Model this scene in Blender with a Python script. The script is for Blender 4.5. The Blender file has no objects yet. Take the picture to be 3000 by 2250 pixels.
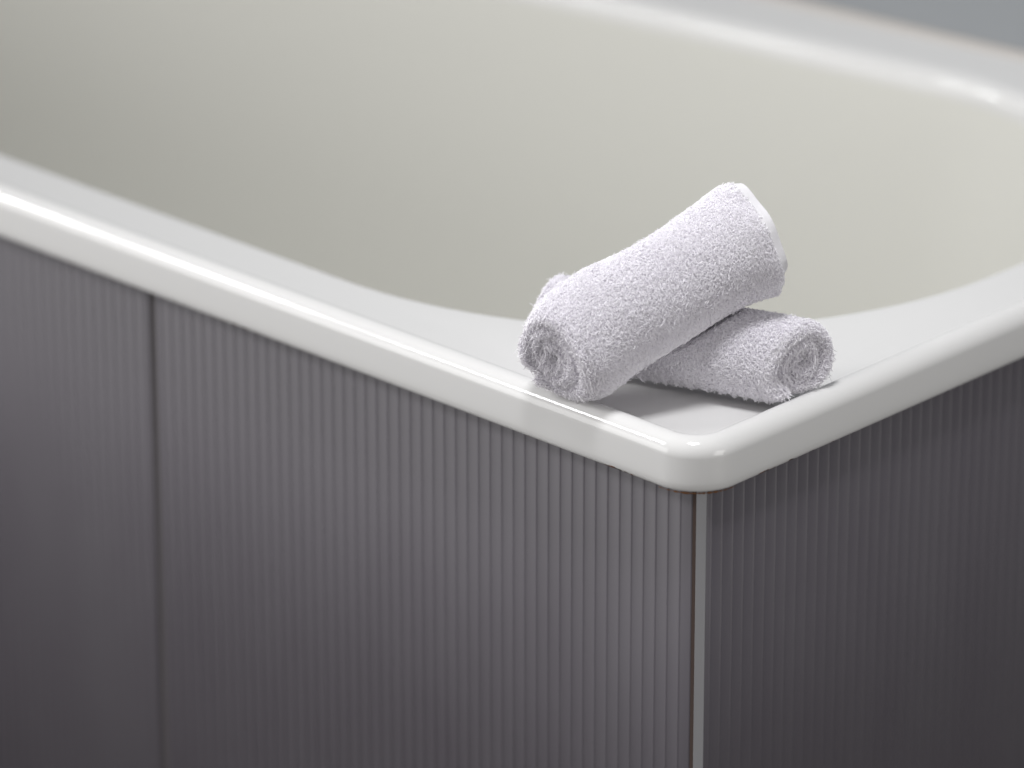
import bpy, math
import numpy as np
from mathutils import Vector, Matrix

scene = bpy.context.scene
C = scene.collection
ZR = 0.55                      # height of the underside of the bath rim above the floor

# ------------------------------------------------------------------ camera
cd = bpy.data.cameras.new('camera')
cam = bpy.data.objects.new('camera', cd)
C.objects.link(cam)
scene.camera = cam
cd.sensor_width = 36.0
cd.lens = 199.16
cd.clip_start = 0.05
cd.clip_end = 200
pitch, yaw, roll = math.radians(23.217), math.radians(-43.355), math.radians(-0.054)
fw = Vector((math.sin(yaw) * math.cos(pitch), math.cos(yaw) * math.cos(pitch), -math.sin(pitch)))
rt = Vector((math.cos(yaw), -math.sin(yaw), 0))
up = rt.cross(fw)
rt, up = rt * math.cos(roll) + up * math.sin(roll), up * math.cos(roll) - rt * math.sin(roll)
cam.matrix_world = Matrix(((rt.x, up.x, -fw.x, 1.91566), (rt.y, up.y, -fw.y, -2.18320),
                           (rt.z, up.z, -fw.z, 1.31097 + ZR), (0, 0, 0, 1)))
cd.dof.use_dof = True
cd.dof.focus_distance = 3.225
cd.dof.aperture_fstop = 3.1
cd.dof.aperture_blades = 9

# ------------------------------------------------------------------ world and lamps
w = bpy.data.worlds.new('World')
scene.world = w
w.use_nodes = True
bgn = w.node_tree.nodes['Background']
bgn.inputs['Color'].default_value = (1.0, 0.99, 0.985, 1)
bgn.inputs['Strength'].default_value = 0.38

def lamp(name, direction, dist, wid, hei, irradiance, color=(1, 1, 1), target=(-0.10, 0.05, ZR + 0.03), along=(1, 0, 0), off=0.0, spread=180):
    """rectangular area light seen from the bath corner in the given direction; irradiance is what it would give there face on"""
    d = Vector(direction).normalized()
    rx = (Vector(along) - d * d.dot(Vector(along))).normalized()
    ry = d.cross(rx)
    ld = bpy.data.lights.new(name, 'AREA')
    ld.shape = 'RECTANGLE'
    ld.size, ld.size_y = wid, hei
    ld.energy = irradiance * dist * dist * math.pi
    ld.color = color
    ld.spread = math.radians(spread)
    o = bpy.data.objects.new(name, ld)
    C.objects.link(o)
    c = Vector(target) + d * dist + rx * off
    o.matrix_world = Matrix(((rx.x, ry.x, d.x, c.x), (rx.y, ry.y, d.y, c.y), (rx.z, ry.z, d.z, c.z), (0, 0, 0, 1)))
    return o


# skylight over the bath, bright window in front on the left
lamp('skylight', (0.02, -0.16, 0.98), 1.9, 0.38, 0.38, 0.36, (0.985, 0.985, 1.0), spread=74, target=(0.0, 0.10, ZR + 0.03))
lamp('window_light', (-0.68, -0.72, 0.10), 4.2, 3.4, 1.9, 1.05, (1.0, 0.99, 0.98))
lamp('right_fill_light', (0.97, 0.06, 0.14), 3.6, 1.6, 1.4, 0.55, (1.0, 0.98, 0.95))  # unseen fill added on the right to lift the short-side tiles and lip
for off, wid, k in ((-0.62, 0.17, 1.2), (-0.39, 0.19, 0.9), (-0.17, 0.10, 0.35), (-0.02, 0.13, 0.8), (0.18, 0.17, 1.3)):
    lamp('pane_light', (-0.63, -0.57, 0.53), 2.8, wid, 0.42, 0.135 * k * wid, target=(0.05, 0.15, ZR), off=off, spread=56)

scene.view_settings.view_transform = 'Standard'
scene.view_settings.look = 'None'
scene.view_settings.exposure = 0.15
scene.view_settings.gamma = 1.0
scene.view_settings.use_curve_mapping = False
scene.cycles.max_bounces = 28
scene.cycles.diffuse_bounces = 24
scene.cycles.transmission_bounces = 12
scene.cycles.use_denoising = True


# ------------------------------------------------------------------ helpers
def mat(name, color, rough=0.5, spec=0.5):
    m = bpy.data.materials.new(name)
    m.use_nodes = True
    b = m.node_tree.nodes['Principled BSDF']
    b.inputs['Base Color'].default_value = (*color, 1)
    b.inputs['Roughness'].default_value = rough
    b.inputs['Specular IOR Level'].default_value = spec
    return m


def N(m, typ, **kw):
    n = m.node_tree.nodes.new(typ)
    for k, v in kw.items():
        setattr(n, k, v)
    return n


def L(m, a, b):
    m.node_tree.links.new(a, b)


def P(m):
    return m.node_tree.nodes['Principled BSDF']


def add_bump(m, scale, strength, dist=0.001, detail=2.0, coord='Object', vscale=None):
    tc = N(m, 'ShaderNodeTexCoord')
    no = N(m, 'ShaderNodeTexNoise')
    no.inputs['Scale'].default_value = scale
    no.inputs['Detail'].default_value = detail
    src = tc.outputs[coord]
    if vscale:
        mp = N(m, 'ShaderNodeMapping')
        mp.inputs['Scale'].default_value = vscale
        L(m, src, mp.inputs[0])
        src = mp.outputs[0]
    L(m, src, no.inputs['Vector'])
    bu = N(m, 'ShaderNodeBump')
    bu.inputs['Strength'].default_value = strength
    bu.inputs['Distance'].default_value = dist
    L(m, no.outputs['Fac'], bu.inputs['Height'])
    L(m, bu.outputs[0], P(m).inputs['Normal'])
    return bu


def mesh_from(name, v, faces, smooth=True):
    me = bpy.data.meshes.new(name)
    me.from_pydata([tuple(x) for x in v], [], faces)
    if smooth:
        me.polygons.foreach_set('use_smooth', [True] * len(me.polygons))
    me.update()
    return me


def obj(name, me, m, parent=None):
    """one mesh object; its vertices are given in world coordinates"""
    o = bpy.data.objects.new(name, me)
    if m:
        me.materials.clear()
        me.materials.append(m)
    C.objects.link(o)
    if parent is not None:
        o.parent = parent
        o.location = -parent.location
    return o


def thing(name, label, cat, loc, group=None):
    o = bpy.data.objects.new(name, None)
    o.empty_display_size = 0.02
    o.location = loc
    C.objects.link(o)
    o['label'] = label
    o['category'] = cat
    if group:
        o['group'] = group
    return o


# ------------------------------------------------------------------ materials
enamel = mat('white_enamel', (0.66, 0.657, 0.650), 0.09, 0.5)


def enamel_wear(m):
    """old rust and grime showing in chips along the lower edge of the rim, a few specks on the enamel"""
    tc = N(m, 'ShaderNodeTexCoord')
    sp = N(m, 'ShaderNodeSeparateXYZ')
    L(m, tc.outputs['Object'], sp.inputs[0])
    n1 = N(m, 'ShaderNodeTexNoise')
    n1.inputs['Scale'].default_value = 95
    n1.inputs['Detail'].default_value = 5
    n1.inputs['Roughness'].default_value = 0.65
    L(m, tc.outputs['Object'], n1.inputs['Vector'])
    n0 = N(m, 'ShaderNodeTexNoise')
    n0.inputs['Scale'].default_value = 14
    n0.inputs['Detail'].default_value = 2
    L(m, tc.outputs['Object'], n0.inputs['Vector'])
    # height above the rim's lower edge at which the wear stops, 0 .. 3 mm
    a = N(m, 'ShaderNodeMath', operation='MULTIPLY')
    L(m, n1.outputs['Fac'], a.inputs[0])
    L(m, n0.outputs['Fac'], a.inputs[1])
    mr = N(m, 'ShaderNodeMapRange')
    mr.inputs['From Min'].default_value = 0.245
    mr.inputs['From Max'].default_value = 0.46
    mr.inputs['To Min'].default_value = 0.0004
    mr.inputs['To Max'].default_value = 0.0034
    L(m, a.outputs[0], mr.inputs['Value'])
    z = N(m, 'ShaderNodeMath', operation='SUBTRACT')
    z.inputs[1].default_value = ZR
    L(m, sp.outputs['Z'], z.inputs[0])
    lt = N(m, 'ShaderNodeMath', operation='SUBTRACT')
    L(m, mr.outputs[0], lt.inputs[0])
    L(m, z.outputs[0], lt.inputs[1])
    ed = N(m, 'ShaderNodeMapRange')
    ed.inputs['From Min'].default_value = 0.0
    ed.inputs['From Max'].default_value = 0.0006
    L(m, lt.outputs[0], ed.inputs['Value'])
    n2 = N(m, 'ShaderNodeTexNoise')
    n2.inputs['Scale'].default_value = 160
    L(m, tc.outputs['Object'], n2.inputs['Vector'])
    rc = N(m, 'ShaderNodeValToRGB')
    rc.color_ramp.elements[0].position = 0.38
    rc.color_ramp.elements[0].color = (0.035, 0.026, 0.022, 1)
    rc.color_ramp.elements[1].position = 0.68
    rc.color_ramp.elements[1].color = (0.21, 0.075, 0.03, 1)
    L(m, n2.outputs['Fac'], rc.inputs[0])
    # tiny dark specks
    vo = N(m, 'ShaderNodeTexVoronoi')
    vo.inputs['Scale'].default_value = 26
    L(m, tc.outputs['Object'], vo.inputs['Vector'])
    sk = N(m, 'ShaderNodeMapRange')
    sk.inputs['From Min'].default_value = 0.022
    sk.inputs['From Max'].default_value = 0.012
    L(m, vo.outputs['Distance'], sk.inputs['Value'])
    mx0 = N(m, 'ShaderNodeMix', data_type='RGBA')
    mx0.inputs[6].default_value = P(m).inputs['Base Color'].default_value
    mx0.inputs[7].default_value = (0.16, 0.11, 0.09, 1)
    L(m, sk.outputs[0], mx0.inputs[0])
    mx = N(m, 'ShaderNodeMix', data_type='RGBA')
    L(m, ed.outputs[0], mx.inputs[0])
    L(m, mx0.outputs[2], mx.inputs[6])
    L(m, rc.outputs[0], mx.inputs[7])
    L(m, mx.outputs[2], P(m).inputs['Base Color'])
    ro = N(m, 'ShaderNodeMapRange')
    ro.inputs['To Min'].default_value = 0.09
    ro.inputs['To Max'].default_value = 0.8
    L(m, ed.outputs[0], ro.inputs['Value'])
    L(m, ro.outputs[0], P(m).inputs['Roughness'])


enamel_wear(enamel)
add_bump(enamel, 30, 0.05, 0.0008, 2)
enamel_in = mat('creamy_enamel_basin', (0.65, 0.645, 0.604), 0.09, 0.5)
add_bump(enamel_in, 30, 0.05, 0.0008, 2)

tile_m = mat('grey_glazed_tile', (0.098, 0.089, 0.104), 0.5, 0.5)
add_bump(tile_m, 420, 0.12, 0.0003, 3)


def blotch(m, c1, c2, scale, vscale):
    """slight uneven colour: limescale bloom and handling marks"""
    tc = N(m, 'ShaderNodeTexCoord')
    mp = N(m, 'ShaderNodeMapping')
    mp.inputs['Scale'].default_value = vscale
    L(m, tc.outputs['Object'], mp.inputs[0])
    no = N(m, 'ShaderNodeTexNoise')
    no.inputs['Scale'].default_value = scale
    no.inputs['Detail'].default_value = 5
    no.inputs['Roughness'].default_value = 0.6
    L(m, mp.outputs[0], no.inputs['Vector'])
    rc = N(m, 'ShaderNodeValToRGB')
    rc.color_ramp.elements[0].position = 0.32
    rc.color_ramp.elements[0].color = (*c1, 1)
    rc.color_ramp.elements[1].position = 0.70
    rc.color_ramp.elements[1].color = (*c2, 1)
    L(m, no.outputs['Fac'], rc.inputs[0])
    L(m, rc.outputs[0], P(m).inputs['Base Color'])
    ro = N(m, 'ShaderNodeMapRange')
    ro.inputs['To Min'].default_value = 0.40
    ro.inputs['To Max'].default_value = 0.60
    L(m, no.outputs['Fac'], ro.inputs['Value'])
    L(m, ro.outputs[0], P(m).inputs['Roughness'])


blotch(tile_m, (0.093, 0.084, 0.099), (0.106, 0.098, 0.112), 11, (1, 1, 0.45))
trim_m = mat('pale_grey_trim', (0.32, 0.32, 0.335), 0.35, 0.5)
grout_m = mat('brown_grout', (0.065, 0.046, 0.040), 0.9, 0.2)
joint_m = mat('dark_grey_grout', (0.082, 0.075, 0.076), 0.9, 0.2)
residue_m = mat('rusty_sealant', (0.16, 0.075, 0.035), 0.8, 0.2)
wall_m = mat('blue_grey_wall_paint', (0.29, 0.305, 0.32), 0.6, 0.3)
add_bump(wall_m, 60, 0.1, 0.002, 4)
seal_m = mat('yellowed_silicone', (0.46, 0.43, 0.40), 0.4, 0.4)
floor_m = mat('dark_floor_tile', (0.11, 0.10, 0.096), 0.45, 0.4)
add_bump(floor_m, 30, 0.2, 0.002, 4)
towel_m = mat('white_cotton_terry', (0.95, 0.942, 0.958), 1.0, 0.1)


def add_translucency(m, amount, color):
    out = [n for n in m.node_tree.nodes if n.type == 'OUTPUT_MATERIAL'][0]
    tr = N(m, 'ShaderNodeBsdfTranslucent')
    tr.inputs['Color'].default_value = (*color, 1)
    mx = N(m, 'ShaderNodeMixShader')
    mx.inputs[0].default_value = amount
    L(m, P(m).outputs[0], mx.inputs[1])
    L(m, tr.outputs[0], mx.inputs[2])
    L(m, mx.outputs[0], out.inputs['Surface'])


P(towel_m).inputs['Sheen Weight'].default_value = 0.6
P(towel_m).inputs['Sheen Roughness'].default_value = 0.5
add_translucency(towel_m, 0.3, (0.95, 0.94, 0.962))
weave_m = mat('white_cotton_weave', (0.74, 0.73, 0.755), 1.0, 0.1)
add_bump(weave_m, 900, 0.5, 0.0006, 2)


# ------------------------------------------------------------------ setting: wall behind the bath, floor
def sheet(name, corners, m):
    me = mesh_from(name, corners, [(0, 1, 2, 3)], False)
    o = obj(name, me, m)
    o['kind'] = 'structure'
    return o


def far_y(x):                      # line of the wall behind the bath
    return 0.6695 + 0.128 * x


sheet('wall', [(-2.2, far_y(-2.2), -0.01), (1.9, far_y(1.9), -0.01), (1.9, far_y(1.9), 2.5), (-2.2, far_y(-2.2), 2.5)], wall_m)
sheet('floor', [(-2.2, -2.6, 0), (1.9, -2.6, 0), (1.9, 1.0, 0), (-2.2, 1.0, 0)], floor_m)

# ------------------------------------------------------------------ bathtub
def rounded(corners, radii, K=(90, 40, 90, 40), M=28):
    """closed outline of a quad with filleted corners; same point count for every outline"""
    n = len(corners)
    pts = []
    tang = []
    for i in range(n):
        p = np.array(corners[i]); a = np.array(corners[i - 1]); b = np.array(corners[(i + 1) % n])
        d1 = (a - p) / np.linalg.norm(a - p); d2 = (b - p) / np.linalg.norm(b - p)
        ang = math.acos(float(np.clip(d1 @ d2, -1, 1)))
        t = radii[i] / math.tan(ang / 2)
        cdir = (d1 + d2) / np.linalg.norm(d1 + d2)
        cen = p + cdir * radii[i] / math.sin(ang / 2)
        p1, p2 = p + d1 * t, p + d2 * t
        v1, v2 = p1 - cen, p2 - cen
        a1 = math.atan2(v1[1], v1[0]); a2 = math.atan2(v2[1], v2[0])
        da = (a2 - a1 + math.pi) % (2 * math.pi) - math.pi
        arc = [cen + radii[i] * np.array((math.cos(a1 + da * k / M), math.sin(a1 + da * k / M))) for k in range(M + 1)]
        tang.append(arc)
    for i in range(n):
        pts += tang[i]
        a, b = tang[i][-1], tang[(i + 1) % n][0]
        for k in range(1, K[i]):
            pts.append(a + (b - a) * k / K[i])
    return np.array(pts)


def line_x(p, d, q, e):
    """intersection of lines p + s d and q + t e"""
    A = np.array(((d[0], -e[0]), (d[1], -e[1])))
    s = np.linalg.solve(A, np.array((q[0] - p[0], q[1] - p[1])))[0]
    return (p[0] + s * d[0], p[1] + s * d[1])


def outline(near, right, far, left, inset, radii):
    """quad from four lines (point, direction), each moved inwards by inset; order: near-right, far-right, far-left, near-left"""
    ls = []
    for (p, d), sgn in ((near, 1), (right, 1), (far, 1), (left, 1)):
        d = np.array(d, float) / np.linalg.norm(d)
        nrm = np.array((-d[1], d[0]))          # left of the direction of travel = inwards (counter-clockwise)
        ls.append((np.array(p) + nrm * inset, d))
    near, right, far, left = ls
    cs = [line_x(*near, *right), line_x(*right, *far), line_x(*far, *left), line_x(*left, *near)]
    return cs


O_NEAR = ((0, -0.0122), (1, 0))
O_RIGHT = ((0.0103, 0), (0.012, 1))
O_FAR = ((0, far_y(0) + 0.026), (-1, -0.128))
O_LEFT = ((-1.66, 0), (0, -1))
B_NEAR = ((0, 0.0450), (1, 0))
B_RIGHT = ((-0.047, 0.3), (0.02, 1))
B_FAR = ((-0.435, 0.564), (-1, -0.150))
B_LEFT = ((-1.56, 0), (0, -1))

H = 0.031
loops = []      # (xy points, z)


def outer(i, z):
    r = max(0.030 - i * 0.9, 0.010)
    loops.append((rounded(outline(O_NEAR, O_RIGHT, O_FAR, O_LEFT, i, None), (r, r, r, r)), z))


for i, z in ((0.016, 0.004), (0.006, 0.0006), (0.0025, 0.0004), (0.0008, 0.0012), (0.0001, 0.003), (0.0, 0.006), (0.0002, 0.010)):
    outer(i, z)
R1 = 0.0105
for k in range(15):
    th = math.radians(88 - 88 * k / 14)
    outer(0.0005 + R1 - R1 * math.sin(th), H - R1 + R1 * math.cos(th))
R2 = 0.0065
for k in range(1, 9):
    th = math.radians(58 * k / 8)
    outer(0.0005 + R1 + R2 * math.sin(th), H - R2 + R2 * math.cos(th))
i0 = 0.0005 + R1 + R2 * math.sin(math.radians(58))
z0 = H - R2 + R2 * math.cos(math.radians(58))
for di, dz in ((0.0016, -0.0021), (0.0032, -0.0034), (0.0052, -0.0042), (0.0080, -0.0046)):
    outer(i0 + di, z0 + dz)
zl = z0 - 0.0046


def inner(i, z, rs=(0.285, 0.225, 0.16, 0.16)):
    loops.append((rounded(outline(B_NEAR, B_RIGHT, B_FAR, B_LEFT, i, None), tuple(max(r - i, 0.03) for r in rs)), z))


# the ledge between the pocket and the basin
n_led = 7
la = loops[-1][0]
lb = rounded(outline(B_NEAR, B_RIGHT, B_FAR, B_LEFT, -0.002, None), (0.287, 0.227, 0.162, 0.162))
for k in range(1, n_led):
    t = k / n_led
    loops.append((la + (lb - la) * t, zl - 0.0012 * t))
zb = zl - 0.0012
R3 = 0.011
for k in range(0, 13):
    th = math.radians(78 * k / 12)
    inner(R3 * math.sin(th), zb - R3 + R3 * math.cos(th))
ib, zc = R3 * math.sin(math.radians(78)), zb - R3 + R3 * math.cos(math.radians(78))
slope = math.tan(math.radians(12))
inner(ib + 0.006 * slope, zc - 0.006)
split = len(loops)
inner(ib + 0.012 * slope, zc - 0.012)
for d in (0.03, 0.06, 0.09, 0.12, 0.15, 0.18, 0.21, 0.24, 0.27):
    inner(ib + d * slope, zc - d)
ie, ze = ib + 0.27 * slope, zc - 0.27
RB = 0.10
for k in range(1, 11):
    th = math.radians(12 + 76 * k / 10)
    inner(ie + RB * (math.cos(math.radians(12)) - math.cos(th)), ze - RB * (math.sin(th) - math.sin(math.radians(12))))


def loft(name, lps, close=False):
    n = len(lps[0][0])
    v = []
    for xy, z in lps:
        v += [(p[0], p[1], z + ZR) for p in xy]
    f = []
    for a in range(len(lps) - 1):
        for i in range(n):
            j = (i + 1) % n
            f.append((a * n + i, a * n + j, (a + 1) * n + j, (a + 1) * n + i))
    if close:
        f.append(tuple(range((len(lps) - 1) * n, len(lps) * n)))
    return mesh_from(name, v, f)


tub = thing('bathtub', 'white enamel bathtub with rolled rim, rust-chipped lower edge and deep curved basin', 'bathtub', (-0.8, 0.3, 0))
obj('rim', loft('rim', loops[:split]), enamel, tub)
obj('basin', loft('basin', loops[split - 1:], True), enamel_in, tub)

# silicone bead between the far rim and the wall
sv, sf = [], []
SEG = 60
for i in range(SEG + 1):
    x = -1.6 + 1.6 * i / SEG
    y = far_y(x)
    for k in range(5):
        a = math.radians(90 * k / 4)
        sv.append((x, y - 0.004 * math.cos(a) - 0.0003, ZR + zl - 0.001 + 0.005 * math.sin(a)))
for i in range(SEG):
    for k in range(4):
        a = i * 5 + k
        sf.append((a, a + 5, a + 6, a + 1))
obj('silicone_bead', mesh_from('silicone_bead', sv, sf), seal_m, tub)

# ------------------------------------------------------------------ ribbed tiles boxing the bath in
PITCH = 0.45 / 48.5


def rib_profile(width, first, bottom_margin, flip=False):
    """list of (along, out) across one tile; ridges of rounded section every PITCH"""
    pts = [(0.0, -0.0012), (0.0006, -0.0003), (0.0014, 0.0)]
    c = first
    lit, dim, ht = (0.0014, 0.0011, 0.00037) if flip else (0.0011, 0.0014, 0.00037)
    while c < width - bottom_margin:
        for k in range(-4, 5):
            t = k / 4
            # 'along' runs away from the corner: the flank towards the corner is the gentler one on the long side
            pts.append((c + (dim if t < 0 else lit) * t, ht * (0.5 + 0.5 * math.cos(math.pi * t)) ** 0.8))
        c += PITCH
    pts += [(width - 0.0014, 0.0), (width - 0.0006, -0.0003), (width, -0.0012)]
    return pts


def tile_mesh(name, width, first, margin, org, along, out, ztop, zbot, thick=0.008):
    """a ribbed ceramic panel; along and out are unit vectors on the floor plan"""
    pr = rib_profile(width, first, margin)
    ring = pr + [(width, -thick), (0.0, -thick)]
    v, f = [], []
    n = len(ring)
    for z, sh in ((zbot, 0), (ztop - 0.0008, 0), (ztop, 0.0006)):
        for a, o in ring:
            o2 = o - (sh if o > -0.002 else 0)
            v.append((org[0] + along[0] * a + out[0] * o2, org[1] + along[1] * a + out[1] * o2, z))
    for b in range(2):
        for i in range(n):
            j = (i + 1) % n
            f.append((b * n + i, b * n + j, (b + 1) * n + j, (b + 1) * n + i))
    f.append(tuple(range(n))[::-1])
    f.append(tuple(range(2 * n, 3 * n)))
    me = mesh_from(name, v, f)
    me.polygons[-1].use_smooth = False
    me.polygons[-2].use_smooth = False
    return me


sur = thing('bath_surround', 'grey vertically ribbed tiles boxing in the bath below its white rim', 'bath panel', (-0.8, 0.3, 0))
ZT, ZB = ZR - 0.0005, 0.004
# long side (facing -y): from the corner to the left
xr = -0.0056
for k in range(4):
    wd = 0.4415 if k == 0 else 0.4465
    first = (0.01515 - 0.0056) if k == 0 else 0.006
    if k == 3:
        wd = 0.30
    obj('ribbed_tile', tile_mesh('ribbed_tile', wd, first, 0.004, (xr, 0), (-1, 0), (0, -1), ZT, ZB), tile_m, sur)
    # joint next to this tile
    x1 = xr - wd
    me = mesh_from('grout_joint', [(x1, 0.0010, ZB), (x1 - 0.004, 0.0010, ZB), (x1 - 0.004, 0.0010, ZT), (x1, 0.0010, ZT),
                                   (x1, 0.008, ZB), (x1 - 0.004, 0.008, ZB), (x1 - 0.004, 0.008, ZT), (x1, 0.008, ZT)],
                   [(0, 1, 2, 3), (3, 2, 6, 7), (1, 5, 6, 2), (4, 0, 3, 7), (5, 4, 7, 6), (0, 4, 5, 1)], False)
    if k < 3:
        obj('grout_joint', me, joint_m, sur)
    xr = x1 - 0.004
# short side (facing +x): from the corner to the back
yr = 0.0052
for k in range(2):
    wd = 0.4415 if k == 0 else 0.215
    first = 0.0100 - 0.0052 if k == 0 else 0.006
    obj('ribbed_tile', tile_mesh('ribbed_tile', wd, first, 0.004, (0, yr), (0, 1), (1, 0), ZT, ZB), tile_m, sur)
    yr += wd + 0.004


def prism(name, poly, z0, z1, m, parent, bev=0.0):
    n = len(poly)
    v = [(x, y, z0) for x, y in poly] + [(x, y, z1) for x, y in poly]
    f = [(i, (i + 1) % n, n + (i + 1) % n, n + i) for i in range(n)] + [tuple(range(n))[::-1], tuple(range(n, 2 * n))]
    return obj(name, mesh_from(name, v, f, False), m, parent)


# grout line and pale chamfered trim strip on the corner
prism('grout_line', [(-0.0058, 0.0002), (-0.0018, 0.0002), (-0.0018, 0.006), (-0.0058, 0.006)], ZB, ZT, grout_m, sur)
prism('corner_trim', [(-0.0024, -0.0006), (-0.0018, -0.0012), (0.0007, 0.0042), (0.0004, 0.0050), (-0.0024, 0.006)], ZB, ZT, trim_m, sur)
# rusty sealant squeezed out under the rim at the corner
rng = np.random.default_rng(5)
rv, rf = [], []
path = []
for t in np.linspace(-1, 1, 40):
    a = math.radians(-45 + 50 * t)          # around the rim's rounded corner
    path.append((-0.0197 + 0.0285 * math.cos(a), 0.0178 + 0.0285 * math.sin(a)))
for i, (x, y) in enumerate(path):
    rr = 0.0005 * (0.2 + 1.3 * rng.random()) * math.sin(math.pi * (i + 0.5) / 40) ** 0.5
    a = math.radians(-45 + 50 * (-1 + 2 * i / 39))
    for k in range(6):
        b = 2 * math.pi * k / 6
        rv.append((x + math.cos(a) * rr * math.cos(b), y + math.sin(a) * rr * math.cos(b), ZR - 0.0002 + rr * math.sin(b)))
for i in range(39):
    for k in range(6):
        rf.append((i * 6 + k, i * 6 + (k + 1) % 6, i * 6 + 6 + (k + 1) % 6, i * 6 + 6 + k))
obj('sealant_residue', mesh_from('sealant_residue', rv, rf), residue_m, sur)


# ------------------------------------------------------------------ rolled terry washcloths
def vnoise(p, seed, scale):
    """smooth 3-D noise as a sum of random sines, about -1 .. 1"""
    r = np.random.default_rng(seed)
    out = np.zeros(len(p))
    for _ in range(9):
        k = r.normal(size=3) * scale
        out += np.sin(p @ k + r.uniform(0, 6.28))
    return out / 4.0


def build_roll(S):
    """a folded cloth rolled up round its axis. Returns grid positions (U, M, 3), param arrays."""
    T = S['thick']
    r_in, r_out = S['r_in'], S['R'] - T / 2
    pitchr = T * S.get('pitch', 1.06)
    turns = (r_out - r_in) / pitchr
    U = int(turns * 64)
    ph = np.linspace(0, turns * 2 * math.pi, U)
    r = r_in + pitchr * ph / (2 * math.pi)
    phi = ph - ph[-1] + S['phi_end']           # the free edge sits at phi_end
    # loop across the folded cloth: (side, v in -1..1, t in -1..1)
    nv = 64
    ve = np.linspace(-1, 1, nv)
    lv = []
    for v in ve:
        lv.append((v, 1.0, 0.0))
    for k in range(1, 6):
        a = math.pi * k / 6
        lv.append((1.0, math.cos(a), math.sin(a)))
    for v in ve[::-1]:
        lv.append((v, -1.0, 0.0))
    for k in range(1, 6):
        a = math.pi * k / 6
        lv.append((-1.0, -math.cos(a), math.sin(a)))
    lv = np.array(lv)
    M = len(lv)
    V = np.repeat(lv[None, :, 0], U, 0)
    TT = np.repeat(lv[None, :, 1], U, 0)
    EE = np.repeat(lv[None, :, 2], U, 0)
    PH = np.repeat(phi[:, None], M, 1)
    PA = np.repeat(ph[:, None], M, 1)
    RR = np.repeat(r[:, None], M, 1)
    return dict(U=U, M=M, V=V, T=TT, E=EE, PH=PH, PA=PA, RR=RR, ph_tot=ph[-1])


def smooth01(x):
    x = np.clip(x, 0, 1)
    return x * x * (3 - 2 * x)


def tufts(pos, nrm, lean, length, rad, seed, curl=0.85):
    """terry loops as short bent fibres: 3 rings of 3 vertices and a tip"""
    r = np.random.default_rng(seed)
    n = len(pos)
    nrm = nrm / np.linalg.norm(nrm, axis=1, keepdims=True)
    rv = r.normal(size=(n, 3))
    tg = lean + rv * 0.75
    tg -= nrm * np.sum(tg * nrm, 1, keepdims=True)
    tg /= np.linalg.norm(tg, axis=1, keepdims=True) + 1e-9
    sd = np.cross(nrm, tg)
    ln = length * r.uniform(0.65, 1.25, (n, 1))
    cu = curl * r.uniform(0.4, 1.5, (n, 1))
    tw = r.normal(size=(n, 1)) * 0.35
    pts = [pos - nrm * 0.0004]
    for h, s, b in ((0.62, 0.26, 0.25), (0.88, 0.90, 1.0)):
        pts.append(pos + nrm * ln * h + tg * ln * cu * s + sd * ln * tw * b)
    tip = pts[-1] + (pts[-1] - pts[-2]) * 0.35
    ra = rad * r.uniform(0.75, 1.2, (n, 1))
    rs = (0.8, 1.0, 0.85)
    v = np.zeros((n, 10, 3))
    for k in range(3):
        d = (pts[min(k + 1, 2)] - pts[max(k - 1, 0)])
        d /= np.linalg.norm(d, axis=1, keepdims=True) + 1e-9
        e1 = np.cross(d, sd)
        e1 /= np.linalg.norm(e1, axis=1, keepdims=True) + 1e-9
        e2 = np.cross(d, e1)
        for j in range(3):
            a = 2 * math.pi * j / 3
            v[:, k * 3 + j] = pts[k] + (e1 * math.cos(a) + e2 * math.sin(a)) * ra * rs[k]
    v[:, 9] = tip
    fc = []
    for k in range(2):
        for j in range(3):
            a, b = k * 3 + j, k * 3 + (j + 1) % 3
            fc += [(a, b, b + 3), (a, b + 3, a + 3)]
    fc += [(6, 7, 9), (7, 8, 9), (8, 6, 9)]
    fc = np.array(fc)
    F = (fc[None] + (np.arange(n) * 10)[:, None, None]).reshape(-1, 3)
    return v.reshape(-1, 3), F


def big_mesh(name, v, F, smooth=True):
    me = bpy.data.meshes.new(name)
    nv, nf, k = len(v), len(F), F.shape[1]
    me.vertices.add(nv)
    me.vertices.foreach_set('co', np.ascontiguousarray(v, dtype=np.float32).ravel())
    me.loops.add(nf * k)
    me.loops.foreach_set('vertex_index', np.ascontiguousarray(F, dtype=np.int32).ravel())
    me.polygons.add(nf)
    me.polygons.foreach_set('loop_start', np.arange(0, nf * k, k, dtype=np.int32))
    me.polygons.foreach_set('use_smooth', np.full(nf, smooth, dtype=bool))
    me.update(calc_edges=True)
    return me


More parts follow.
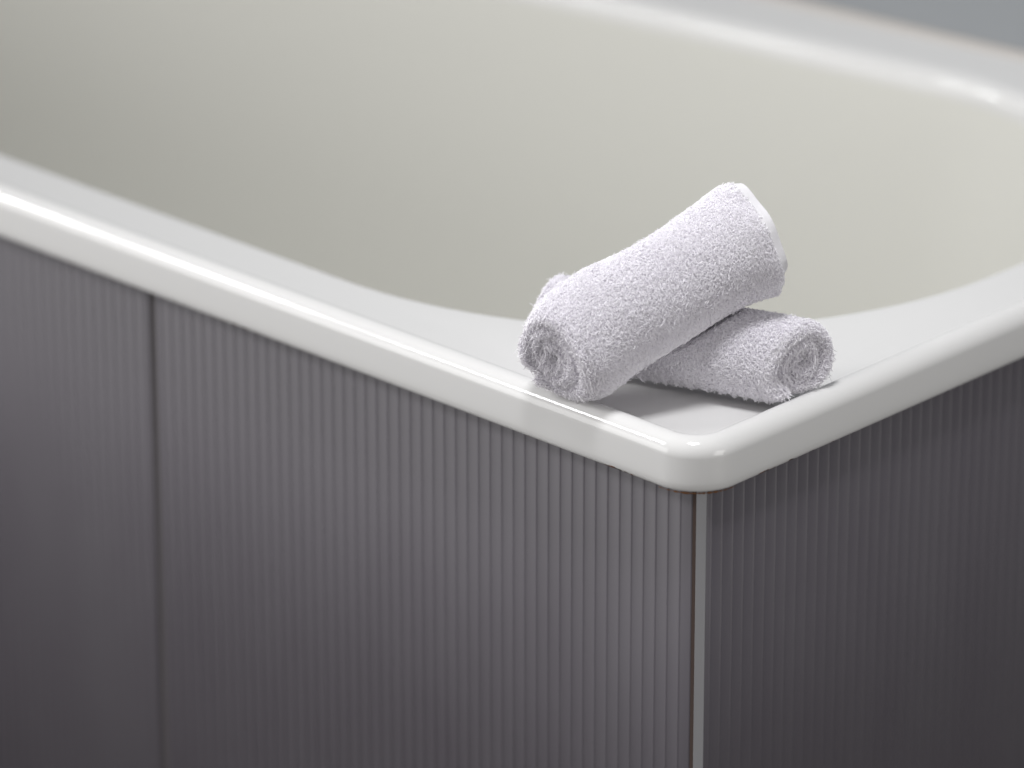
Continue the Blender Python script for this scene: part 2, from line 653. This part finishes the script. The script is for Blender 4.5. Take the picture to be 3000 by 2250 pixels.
def towel(S):
    G = build_roll(S)
    U, M = G['U'], G['M']
    V, T, E, PH, PA, RR = (G[k].ravel() for k in ('V', 'T', 'E', 'PH', 'PA', 'RR'))
    A = np.array(S['A'], float); Bp = np.array(S['B'], float)
    ax = Bp - A
    Ltot = np.linalg.norm(ax); ax /= Ltot
    e1 = np.array((0, 0, 1.0)); e1 -= ax * (e1 @ ax); e1 /= np.linalg.norm(e1)     # "up" across the roll
    e2 = np.cross(ax, e1)
    outer_turn = smooth01((PA - (G['ph_tot'] - 2 * math.pi)) / 0.8)
    # distance along the axis; the ends are not flat: core sunk in, skewed, hem of the outer turn sticking out
    hl = Ltot / 2
    rel = RR / S['R']
    cs, sn = np.cos(PH), np.sin(PH)
    endA = -hl + S['sinkA'] * (1 - rel) ** 1.0 + S['skewA'][0] * rel * cs + S['skewA'][1] * rel * sn
    endB = hl - S['sinkB'] * (1 - rel) ** 1.0 + S['skewB'][0] * rel * cs + S['skewB'][1] * rel * sn
    endA = endA + 0.0012 * np.sin(PH * 2.3 + 1.0) - S.get('extA', 0) * outer_turn
    endB = endB + 0.0012 * np.sin(PH * 1.9 + 0.3) + S.get('extB', 0) * outer_turn
    if 'flapB' in S:
        endB = endB + S['flapB'] * smooth01(1 - (G['ph_tot'] - PA) / 0.75)
    Th = S['thick'] * np.ones_like(V)
    s01 = (V + 1) / 2
    hemB = S.get('hemB', 0)
    if hemB:
        dB = (endB - endA) * (1 - s01)
        k = (1 - smooth01(dB / hemB)) * outer_turn
        Th = Th * (1 - 0.72 * k)
    sax = endA + (endB - endA) * s01 + np.sign(V) * E * Th * 0.5 * (np.abs(V) > 0.999)
    rad = RR + T * Th * 0.5
    sg = (sax + hl) / Ltot
    rad = rad * S['radius'](sg, PH) if 'radius' in S else rad
    if hemB:
        rad = rad + (S.get('flare', 0) * smooth01(1 - (endB - sax) / 0.035) + S.get('hemwave', 0) * smooth01(1 - (endB - sax) / 0.018)
                     * (np.sin(PH * 7 + 0.6) + 0.7 * np.sin(PH * 4.1 + 2))) * outer_turn
    if 'scallop' in S:
        near_edge = smooth01(1 - (G['ph_tot'] - PA) / 0.55)
        rad = rad + near_edge * S['scallop'] * (np.sin(sax * 2 * math.pi / 0.0082 + 1.2 * np.sin(sax * 130)))
    c1 = rad * cs * S['squash'][0]
    c2 = rad * sn * S['squash'][1] * (0.72 + 0.28 * smooth01((rel - 0.25) / 0.7))
    mid = (A + Bp) / 2
    P3 = mid + ax * sax[:, None] + e1 * c1[:, None] + e2 * c2[:, None]
    if 'bend' in S:
        P3 = P3 + S['bend'](sg)[:, None] * np.array((0, 0, 1.0))
    dirs = e1 * cs[:, None] + e2 * sn[:, None]
    P3 = P3 + dirs * (vnoise(P3, S['seed'], 55) * S['lump'])[:, None]
    P3 = S['collide'](P3) if 'collide' in S else P3
    P3[:, 2] += ZR
    X = P3.reshape(U, M, 3)
    # faces of the swept cloth, ends of the strip closed with fans of quads
    idx = np.arange(U * M).reshape(U, M)
    a = idx[:-1]; b = np.roll(idx, -1, 1)[:-1]; c = np.roll(idx, -1, 1)[1:]; d = idx[1:]
    F = np.stack([a, d, c, b], -1).reshape(-1, 4)
    half = M // 2
    nvp = 64
    caps = []
    for row_, flip in ((0, False), (U - 1, True)):
        for k in range(nvp - 1):
            q = [idx[row_, k], idx[row_, k + 1], idx[row_, M - 5 - 2 - k - (0)], idx[row_, M - 5 - 1 - k]]
            caps.append(q[::-1] if flip else q)
    F = np.vstack([F, np.array(caps)])
    # ---- pile
    fx = X
    p00, p10, p11, p01 = fx[:-1], fx[1:], np.roll(fx, -1, 1)[1:], np.roll(fx, -1, 1)[:-1]
    cr = np.cross(p11 - p00, p01 - p10)
    area = np.linalg.norm(cr, axis=2) * 0.5
    nr = cr / (np.linalg.norm(cr, axis=2, keepdims=True) + 1e-12)
    # orient outwards from the middle of the cloth's thickness
    Tg = G['T'][:-1]; Eg = G['E'][:-1]; Vg = G['V'][:-1]
    dg = dirs.reshape(U, M, 3)[:-1]
    want = dg * Tg[..., None] + ax * (np.sign(Vg) * Eg)[..., None]
    nr *= np.sign(np.sum(nr * want, 2, keepdims=True) + 1e-12)
    PAg = G['PA'][:-1]
    saxg = sax.reshape(U, M)[:-1]; eA = endA.reshape(U, M)[:-1]; eB = endB.reshape(U, M)[:-1]
    on_out = (PAg > G['ph_tot'] - 2 * math.pi - 0.15) & (Tg > 0.5)
    near_end = (saxg - eA < 0.010) | (eB - saxg < 0.010)
    wgt = area * np.where(on_out, 1.0, np.where(near_end, 1.2, 0.0))
    if hemB:
        outer_g = PAg > G['ph_tot'] - 2 * math.pi
        hemz = (eB - saxg < hemB) & outer_g
        wgt = wgt * np.where(hemz, 0.0, np.where((eB - saxg < hemB * 1.7) & outer_g, 0.6, 1.0))
    r = np.random.default_rng(S['seed'] + 9)
    w_ = wgt.ravel(); w_ = w_ / w_.sum()
    pick = r.choice(len(w_), S['tufts'], p=w_)
    i, j = np.unravel_index(pick, wgt.shape)
    u, v = r.random((2, S['tufts'], 1))
    pos = (p00[i, j] * (1 - u) + p10[i, j] * u) * (1 - v) + (p01[i, j] * (1 - u) + p11[i, j] * u) * v
    nn = nr[i, j]
    lean = np.array(S['lean'], float)[None] + 0.9 * np.stack([vnoise(pos, S['seed'] + 20 + q, 160) for q in range(3)], 1)
    leng = S['pile'] * np.where(r.random((len(pos), 1)) < 0.03, 1.6, 1.0)
    leng *= np.where(near_end[i, j] & ~on_out[i, j], 1.5, 1.0)[:, None]
    if hemB:
        leng *= np.where(((eB - saxg)[i, j] < 0.03) & (PAg[i, j] > G['ph_tot'] - 2 * math.pi), 0.75, 1.0)[:, None]
    tv, tf = tufts(pos, nn, lean, leng, S['fibre'], S['seed'] + 3)
    if 'floor_clip' in S:
        tv = S['floor_clip'](tv)
    low = X[..., 2].min()
    t = thing('rolled_washcloth', S['label'], 'towel', (mid[0], mid[1], low), 'rolled white washcloths on the bath corner')
    obj('cloth', big_mesh('cloth', X.reshape(-1, 3), F), weave_m, t)
    pl = obj('pile', big_mesh('pile', tv, tf, False), towel_m, t)
    pl['kind'] = 'stuff'
    return t


LEDGE = zl + 0.0005
UA = np.array((-0.1018, -0.0124, 0.0608)); UB = np.array((-0.0509, 0.0969, 0.1152))
UAX = (UB - UA) / np.linalg.norm(UB - UA)
UR = 0.0372


def lower_collide(p):
    """the lower roll gives way under the upper one and rests flat on the ledge"""
    d = p - UA
    s = d @ UAX
    pr = d - s[:, None] * UAX
    dist = np.linalg.norm(pr, axis=1)
    inside = dist < UR + 0.0015
    need = np.where(inside, (UR + 0.0015) - dist, 0)
    dirn = pr / (dist[:, None] + 1e-9)
    dirn = dirn * 0.4 + np.array((0, 0, -0.6))
    p = p + dirn * need[:, None]
    zmin = LEDGE + 0.0012
    p[:, 2] = np.where(p[:, 2] < zmin + 0.004, zmin + 0.004 * np.exp((p[:, 2] - zmin - 0.004) / 0.004), p[:, 2])
    # the rim's raised lip lifts the overhanging end
    lip = smooth01((p[:, 0] + 0.018) / 0.012)
    zl2 = LEDGE + 0.0012 + lip * (H - LEDGE - 0.0005)
    p[:, 2] = np.maximum(p[:, 2], zl2)
    return p


def upper_collide(p):
    zmin = LEDGE + 0.0010
    p[:, 2] = np.where(p[:, 2] < zmin + 0.003, zmin + 0.003 * np.exp((p[:, 2] - zmin - 0.003) / 0.003), p[:, 2])
    return p


def clip_floor(v):
    v[:, 2] = np.maximum(v[:, 2], ZR + LEDGE + 0.0001)
    return v


towel(dict(A=UA, B=UB, R=UR, thick=0.0088, r_in=0.0030, phi_end=math.radians(215), squash=(1.0, 1.03), lump=0.0014, seed=11,
           sinkA=0.002, sinkB=0.003, skewA=(0.004, 0.015), skewB=(0.003, 0.002), extB=0.005, hemB=0.0045, flare=0.0016, hemwave=0.0016,
           radius=lambda s, ph: 0.895 + 0.105 * (1 - smooth01((s - 0.12) / 0.42)) + 0.085 * smooth01((s - 0.66) / 0.34) - 0.05 * (1 - smooth01((s - 0.16) / 0.14)) * smooth01(np.cos(ph) * 0.8 + 0.4) - 0.16 * np.clip(1 - s / 0.13, 0, 1.6) ** 2,
           bend=lambda s: -0.0015 * (1 - smooth01(s / 0.3)), collide=upper_collide, floor_clip=clip_floor,
           lean=(0.2, -0.3, -0.5), pile=0.0016, fibre=0.00023, tufts=112000,
           label='larger rolled white terry washcloth leaning across the other, its hemmed end raised over the basin'))

LB = np.array((-0.0066, 0.0930, 0.0490)); LAX = np.array((-0.955, -0.296, 0.0))
LA = LB + LAX * 0.155
towel(dict(A=LA, B=LB, R=0.0265, thick=0.0078, r_in=0.0032, phi_end=math.radians(142), squash=(0.98, 1.02), lump=0.0008, seed=23,
           sinkA=0.004, sinkB=0.004, skewA=(0.0, 0.0), skewB=(0.0, -0.014), scallop=0.0008, flapB=0.004,
           collide=lower_collide, floor_clip=clip_floor,
           lean=(0.4, -0.3, -0.4), pile=0.0016, fibre=0.00023, tufts=76000,
           label='smaller rolled white terry washcloth lying flat on the corner ledge beneath the other'))
